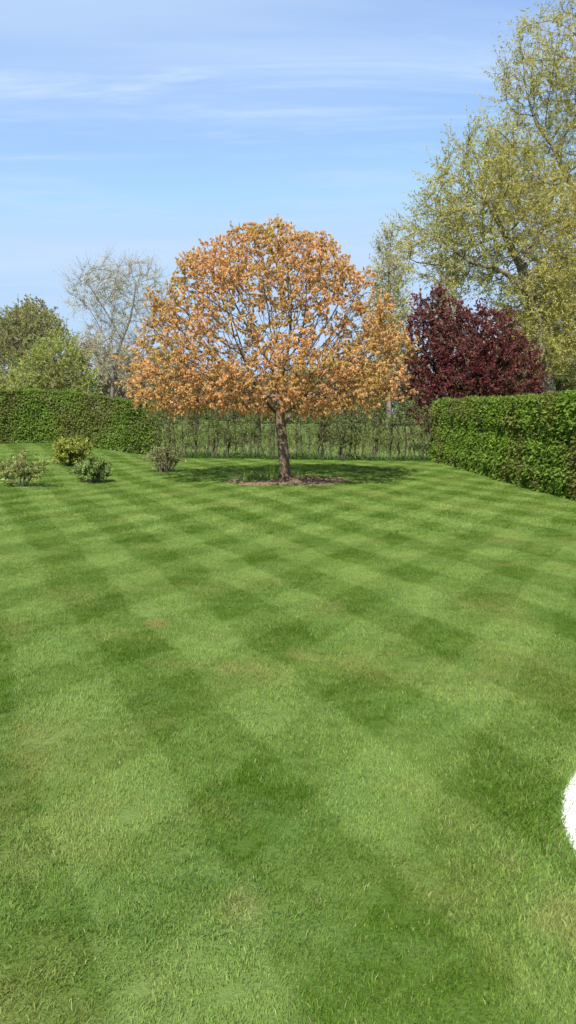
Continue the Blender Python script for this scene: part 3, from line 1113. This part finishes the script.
# ------------------------------------------------------------------ small shrubs on the lawn
def shrub(name, label, px, Y, w, h, n_stem, leafm, leaf, per, wood, dense=1.0, openness=0.0, twig_l=0.2, cut=0.0, stem_r=0.012):
    g = ground_pt(px, Y)
    root = empty(name, tuple(g), label, 'shrub')
    az = rng.random(n_stem) * 2 * math.pi
    sp = np.sqrt(rng.random(n_stem)) * (1 - cut)
    tipp = np.stack([np.cos(az) * sp * w / 2, np.sin(az) * sp * w / 2, h * (0.62 + 0.3 * rng.random(n_stem)) * np.sqrt(1 - (sp * 0.75) ** 2)], 1)
    basep = np.stack([np.cos(az), np.sin(az), np.zeros(n_stem)], 1) * 0.16 * w * rng.random((n_stem, 1))
    basep[:, 2] = -0.03
    parts = []
    cur = basep
    pts, dd = [], []
    for s in range(1, 6):
        f = s / 5
        nx = basep + (tipp - basep) * np.array([f ** 1.0, f ** 1.0, f ** 0.9]) + rng.normal(0, 0.018, basep.shape)
        parts.append(tubes(cur, nx, np.full(n_stem, stem_r * (1.2 - f * .7)), np.full(n_stem, stem_r * (1.2 - (f + .2) * .7)), 4))
        if s >= 2:
            pts.append(nx); dd.append(unit(nx - cur))
        cur = nx
    link('stems', mesh_np(name + '_stems', *join(parts), wood, True), root)
    P, D = np.concatenate(pts), np.concatenate(dd)
    tw, SP, SD, S0, S1 = grow_twigs(P, D, 3, twig_l, (0, 0, 0.15), 0.75, 0.0045, 2)
    link('twigs', mesh_np(name + '_twigs', tw[0], [tw[1]], wood), root)['kind'] = 'stuff'
    if per:
        lv, lf = scatter_leaves(S0, S1, SD, per, leaf[0], leaf[1], 0.05, 0.9)
        link('leaves', mesh_np(name + '_leaves', lv, [lf], leafm), root)
    return root


shrub('shrub', 'sparse brownish green shrub with open branches nearest the left edge of the lawn', 19, 17.0, 0.98, 0.74, 13, m_brown_shrub, (0.085, 0.035), 3, m_shrub_wood)
shrub('shrub', 'dense rounded yellow-green shrub close to the dark hedge', 69, 22.3, 1.12, 0.80, 34, m_yellow_shrub, (0.085, 0.038), 8, m_shrub_wood, twig_l=0.22)
shrub('shrub', 'small grey-green shrub in front of the rounded yellow-green one', 91, 18.5, 0.78, 0.60, 17, m_dark_shrub, (0.08, 0.034), 6, m_shrub_wood)
shrub('shrub', 'twiggy half bare shrub with pale stems by the left end of the sapling row', 163, 21.6, 0.95, 0.78, 30, m_brown_shrub, (0.065, 0.03), 2, m_shrub_wood, twig_l=0.26, stem_r=0.014)

# ------------------------------------------------------------------ white slab in the grass at the right
prof = [(0.0, 0.02), (0.8, 0.02), (1.36, 0.019), (1.395, 0.016), (1.412, 0.008), (1.42, -0.03)]
na = 72
V, F3, F4 = [[0, 0, 0.014]], [], []
for i, (r_, z_) in enumerate(prof[1:]):
    for j in range(na):
        th = j / na * 2 * math.pi
        V.append([r_ * math.cos(th) * (1 + 0.006 * math.sin(7 * th)), r_ * math.sin(th) * (1 + 0.006 * math.sin(5 * th)), z_])
F3 = [[0, 1 + j, 1 + (j + 1) % na] for j in range(na)]
F4 = [[1 + (i - 1) * na + j, 1 + i * na + j, 1 + i * na + (j + 1) % na, 1 + (i - 1) * na + (j + 1) % na] for i in range(1, len(prof) - 1) for j in range(na)]
slab = link('round_slab', mesh_np('round_slab', np.array(V), [np.array(F3), np.array(F4)], m_white, True))
slab.location = (SLAB_C[0], SLAB_C[1], 0)
tag(slab, 'bright white round-edged slab in the grass at the right edge', 'slab')

# ------------------------------------------------------------------ copper-leaved tree behind the right hedge
CY = 33.0
g = ground_pt(473, CY)
make_tree('copper_tree', 'bushy dark red-leaved tree behind the right hedge', g,
          [[g + [0, 0, -.1], g + [0, 0, .5], g + [0.05, 0, 1.0]]],
          [ell(440, 352, 38, 58, CY), ell(430, 318, 20, 34, CY), ell(475, 365, 52, 52, CY), ell(480, 350, 42, 45, CY), ell(512, 378, 34, 42, CY),
           ell(455, 395, 50, 45, CY, 1.0), ell(425, 385, 26, 38, CY)],
          n_attr=3600, shell=3.0, step=0.2, kill=0.27, infl=4, tip=0.008, rad=0.17, twig_n=2, twig_l=0.42, twig_bend=(0, 0, 0.14), twig_spread=0.55, twig_r=0.006,
          leaf_per=6, leaf=(0.12, 0.075), leaf_out=0.9, leaf_droop=0.1, bark=m_copper_bark, twigm=m_copper_bark, leafm=m_copper_leaf, trop=(0, 0, 0.05), segs=2, thin=2.0)

# ------------------------------------------------------------------ big willows at the right
WY = 46.0
g = ground_pt(606, WY)
make_tree('willow_tree', 'very tall yellow-green willow rising out of the top right corner', g,
          [[g + [0, 0, -.2]] + path((604, 380, WY), (600, 340, WY), (594, 300, WY), (586, 250, WY), (577, 205, WY), (566, 175, WY), (552, 145, WY)),
           path((594, 300, WY), (560, 268, WY - 1), (520, 255, WY - 2), (478, 262, WY - 2.5), (445, 268, WY - 3)),
           path((600, 340, WY), (625, 290, WY + 1), (650, 240, WY + 1), (665, 190, WY)),
           path((577, 205, WY), (590, 150, WY + 1), (592, 90, WY + 1))],
          [ell(565, 85, 62, 74, WY, 1.0), ell(525, 90, 26, 44, WY), ell(610, 140, 70, 110, WY, 1.0), ell(530, 165, 38, 50, WY, 1, 2), ell(640, 270, 85, 100, WY), ell(590, 290, 60, 90, WY, 1.0, 1)],
          n_attr=3400, shell=3.0, step=0.5, kill=0.72, infl=9, tip=0.016, rad=0.40, power=1.9, twig_n=5, twig_l=1.5, twig_bend=(0, 0, 0.10), twig_spread=0.5, twig_r=0.010,
          leaf_per=4, leaf=(0.17, 0.052), leaf_droop=0.15, bark=m_willow_bark, twigm=m_willow_twig, leafm=m_willow_leaf, trop=(0, 0, 0.12), thin=1.9, segs=3)
g = ground_pt(548, WY - 4)
Y2 = WY - 4
make_tree('willow_tree', 'broad yellow-green willow leaning left above the dark red tree', g,
          [[g + [0, 0, -.2]] + path((548, 380, Y2), (542, 340, Y2), (532, 300, Y2), (520, 265, Y2), (505, 235, Y2), (490, 205, Y2)),
           path((532, 300, Y2), (505, 272, Y2 - 1), (470, 262, Y2 - 1.5)),
           path((520, 265, Y2), (545, 225, Y2 + 1), (555, 185, Y2 + 1))],
          [ell(487, 200, 55, 72, Y2, 1.0), ell(450, 215, 34, 48, Y2), ell(430, 250, 30, 32, Y2), ell(530, 240, 55, 75, Y2), ell(545, 320, 46, 60, Y2, 1.0), ell(475, 255, 48, 35, Y2)],
          n_attr=3200, shell=2.8, step=0.45, kill=0.65, infl=8, tip=0.015, rad=0.30, power=1.9, twig_n=5, twig_l=1.35, twig_bend=(0, 0, 0.08), twig_spread=0.5, twig_r=0.009,
          leaf_per=5, leaf=(0.155, 0.05), leaf_droop=0.15, bark=m_willow_bark, twigm=m_willow_twig, leafm=m_willow_leaf, trop=(0, 0, 0.10), thin=1.9)
Y3 = 62.0
g = ground_pt(560, Y3)
make_tree('background_tree', 'olive green tree filling the gap behind the willows at the right edge', g,
          [[g + [0, 0, -.2]] + path((560, 395, Y3), (559, 370, Y3), (560, 345, Y3))],
          [ell(540, 340, 42, 55, Y3), ell(585, 330, 50, 80, Y3), ell(510, 370, 30, 35, Y3), ell(620, 360, 45, 60, Y3)],
          n_attr=1700, shell=3.0, step=0.6, kill=0.8, infl=8, tip=0.02, rad=0.32, twig_n=4, twig_l=1.2, twig_r=0.012, leaf_per=6, leaf=(0.24, 0.11),
          bark=m_willow_bark, twigm=m_willow_twig, leafm=m_olive_leaf, thin=1.9)

# ------------------------------------------------------------------ pale poplars
for px, top, hw, Y, lab in ((389, 228, 17, 72.0, 'slender pale poplar just right of the orange crown'),
                            (446, 238, 13, 76.0, 'slender pale poplar seen above the dark red tree')):
    g = ground_pt(px, Y)
    mid = (top + 395) / 2
    make_tree('poplar_tree', lab, g, [[g + [0, 0, -.2]] + path((px, 400, Y), (px, 370, Y), (px + 1, 340, Y), (px, 310, Y), (px, 280, Y), (px, 255, Y))],
              [ell(px, mid, hw, (395 - top) / 2, Y), ell(px + 3, mid + 30, hw * 1.1, 50, Y)],
              n_attr=1500, shell=2.6, step=0.45, kill=0.55, infl=5, tip=0.014, rad=0.2, power=1.8, twig_n=5, twig_l=1.3, twig_bend=(0, 0, 0.35), twig_spread=0.35, twig_r=0.011,
              leaf_per=3, leaf=(0.2, 0.08), bark=m_grey_twig, twigm=m_pale_twig, leafm=m_pale_leaf, trop=(0, 0, 0.7), thin=2.2)

# ------------------------------------------------------------------ trees at the left
Y4 = 56.0
g = ground_pt(112, Y4)
make_tree('bare_willow', 'tall nearly bare pale tree between the green trees and the orange crown', g,
          [[g + [0, 0, -.2]] + path((112, 400, Y4), (113, 380, Y4), (115, 360, Y4)),
           path((115, 360, Y4), (122, 340, Y4), (130, 320, Y4), (134, 300, Y4), (136, 282, Y4)),
           path((115, 360, Y4), (106, 340, Y4), (97, 322, Y4), (90, 310, Y4)),
           path((122, 340, Y4), (112, 322, Y4), (102, 305, Y4), (92, 290, Y4), (84, 280, Y4))],
          [ell(95, 290, 28, 26, Y4), ell(137, 282, 27, 22, Y4), ell(112, 290, 30, 30, Y4), ell(80, 300, 16, 14, Y4), ell(115, 345, 35, 40, Y4), ell(150, 310, 22, 26, Y4)],
          n_attr=2000, shell=2.8, step=0.42, kill=0.52, infl=7, tip=0.013, rad=0.125, power=1.6, twig_n=6, twig_l=1.1, twig_bend=(0, 0, 0.12), twig_spread=0.45, twig_r=0.011,
          leaf_per=1, leaf=(0.09, 0.035), bark=m_grey_twig, twigm=m_pale_twig, leafm=m_pale_leaf, trop=(0, 0, 0.12), thin=2.0)
Y5 = 66.0
g = ground_pt(30, Y5)
make_tree('background_tree', 'large rounded olive green tree at the left edge of the photo', g, [[g + [0, 0, -.2]] + path((30, 400, Y5), (31, 380, Y5), (32, 365, Y5))],
          [ell(28, 342, 34, 36, Y5), ell(-2, 350, 34, 40, Y5), ell(58, 362, 26, 34, Y5), ell(30, 380, 55, 28, Y5)],
          n_attr=2400, shell=3.2, step=0.45, kill=0.6, infl=7, tip=0.016, rad=0.33, twig_n=3, twig_l=1.0, twig_r=0.011, leaf_per=7, leaf=(0.17, 0.08),
          bark=m_willow_bark, twigm=m_grey_twig, leafm=m_olive_leaf, thin=2.0)
Y5b = 76.0
g = ground_pt(36, Y5b)
make_tree('background_tree', 'dark tree top poking out above the olive green crown at left', g, [[g + [0, 0, -.2]] + path((36, 400, Y5b), (36, 360, Y5b), (35, 330, Y5b))],
          [ell(34, 330, 24, 26, Y5b), ell(18, 340, 22, 24, Y5b)],
          n_attr=900, shell=3.2, step=0.5, kill=0.65, infl=7, tip=0.022, rad=0.34, twig_n=3, twig_l=0.9, twig_r=0.012, leaf_per=5, leaf=(0.3, 0.15),
          bark=m_willow_bark, twigm=m_grey_twig, leafm=m_grey_leaf, thin=2.0)
Y6 = 50.0
g = ground_pt(58, Y6)
make_tree('young_willow', 'lower bright lime-green bushy tree just above the left hedge', g, [[g + [0, 0, -.2]] + path((58, 408, Y6), (58, 395, Y6), (58, 385, Y6))],
          [ell(58, 370, 30, 33, Y6), ell(40, 388, 34, 24, Y6), ell(74, 386, 22, 26, Y6)],
          n_attr=1700, shell=3.0, step=0.36, kill=0.48, infl=6, tip=0.012, rad=0.18, twig_n=3, twig_l=0.8, twig_r=0.009, leaf_per=6, leaf=(0.16, 0.065),
          bark=m_willow_bark, twigm=m_willow_twig, leafm=m_lime_leaf, thin=2.0)

# scrubby row beyond the meadow
for px, top, hw, Y, lf_, tw_, lm_, lab in (
        (96, 338, 22, 64.0, 3, m_grey_twig, m_grey_leaf, 'grey-brown leafless thicket below the tall bare tree'),
        (128, 350, 24, 70.0, 3, m_grey_twig, m_grey_leaf, 'grey-brown leafless thicket partly hidden by the left side of the orange crown'),
        (172, 366, 34, 84.0, 3, m_grey_twig, m_olive_leaf, 'dull olive thicket seen through the lower left of the orange crown'),
        (232, 372, 34, 88.0, 3, m_grey_twig, m_grey_leaf, 'brownish distant thicket seen left of the trunk fork'),
        (292, 368, 34, 86.0, 3, m_grey_twig, m_olive_leaf, 'olive distant thicket directly behind the orange tree trunk'),
        (350, 362, 34, 88.0, 3, m_grey_twig, m_grey_leaf, 'brownish distant thicket seen through the lower right of the orange crown'),
        (400, 348, 28, 80.0, 3, m_grey_twig, m_olive_leaf, 'olive thicket at the foot of the pale poplar'),
        (470, 360, 40, 84.0, 4, m_grey_twig, m_olive_leaf, 'olive thicket showing in gaps at the base of the dark red tree'),
        (545, 366, 40, 86.0, 4, m_grey_twig, m_olive_leaf, 'olive thicket low behind the willow trunks above the right hedge'),
        (615, 366, 44, 86.0, 4, m_grey_twig, m_olive_leaf, 'olive thicket at the far right behind the willow trunks'),
        ):
    g = ground_pt(px, Y)
    mid = (top + 424) / 2
    make_tree('thicket', lab, g, [[g + [0, 0, -.2], g + [0, 0, .4], g + [0, 0, 1.0]]],
              [ell(px, mid, hw, (424 - top) / 2, Y, 0.7), ell(px - hw * .5, mid + 10, hw * .7, (410 - top) / 2, Y, .8), ell(px + hw * .5, mid + 6, hw * .7, (412 - top) / 2, Y, .8)],
              cat='thicket', n_attr=1100, shell=2.8, step=0.45, kill=0.6, infl=7, tip=0.013, rad=0.12, power=1.8, twig_n=5, twig_l=1.0, twig_bend=(0, 0, 0.2), twig_r=0.013, leaf_per=lf_, leaf=(0.26, 0.12),
              bark=m_grey_twig, twigm=tw_, leafm=lm_, trop=(0, 0, 0.15), thin=2.2)

tris = 0
for o in bpy.data.objects:
    if o.type == 'MESH':
        o.data.calc_loop_triangles()
        tris += len(o.data.loop_triangles)
print('TRIS', tris)
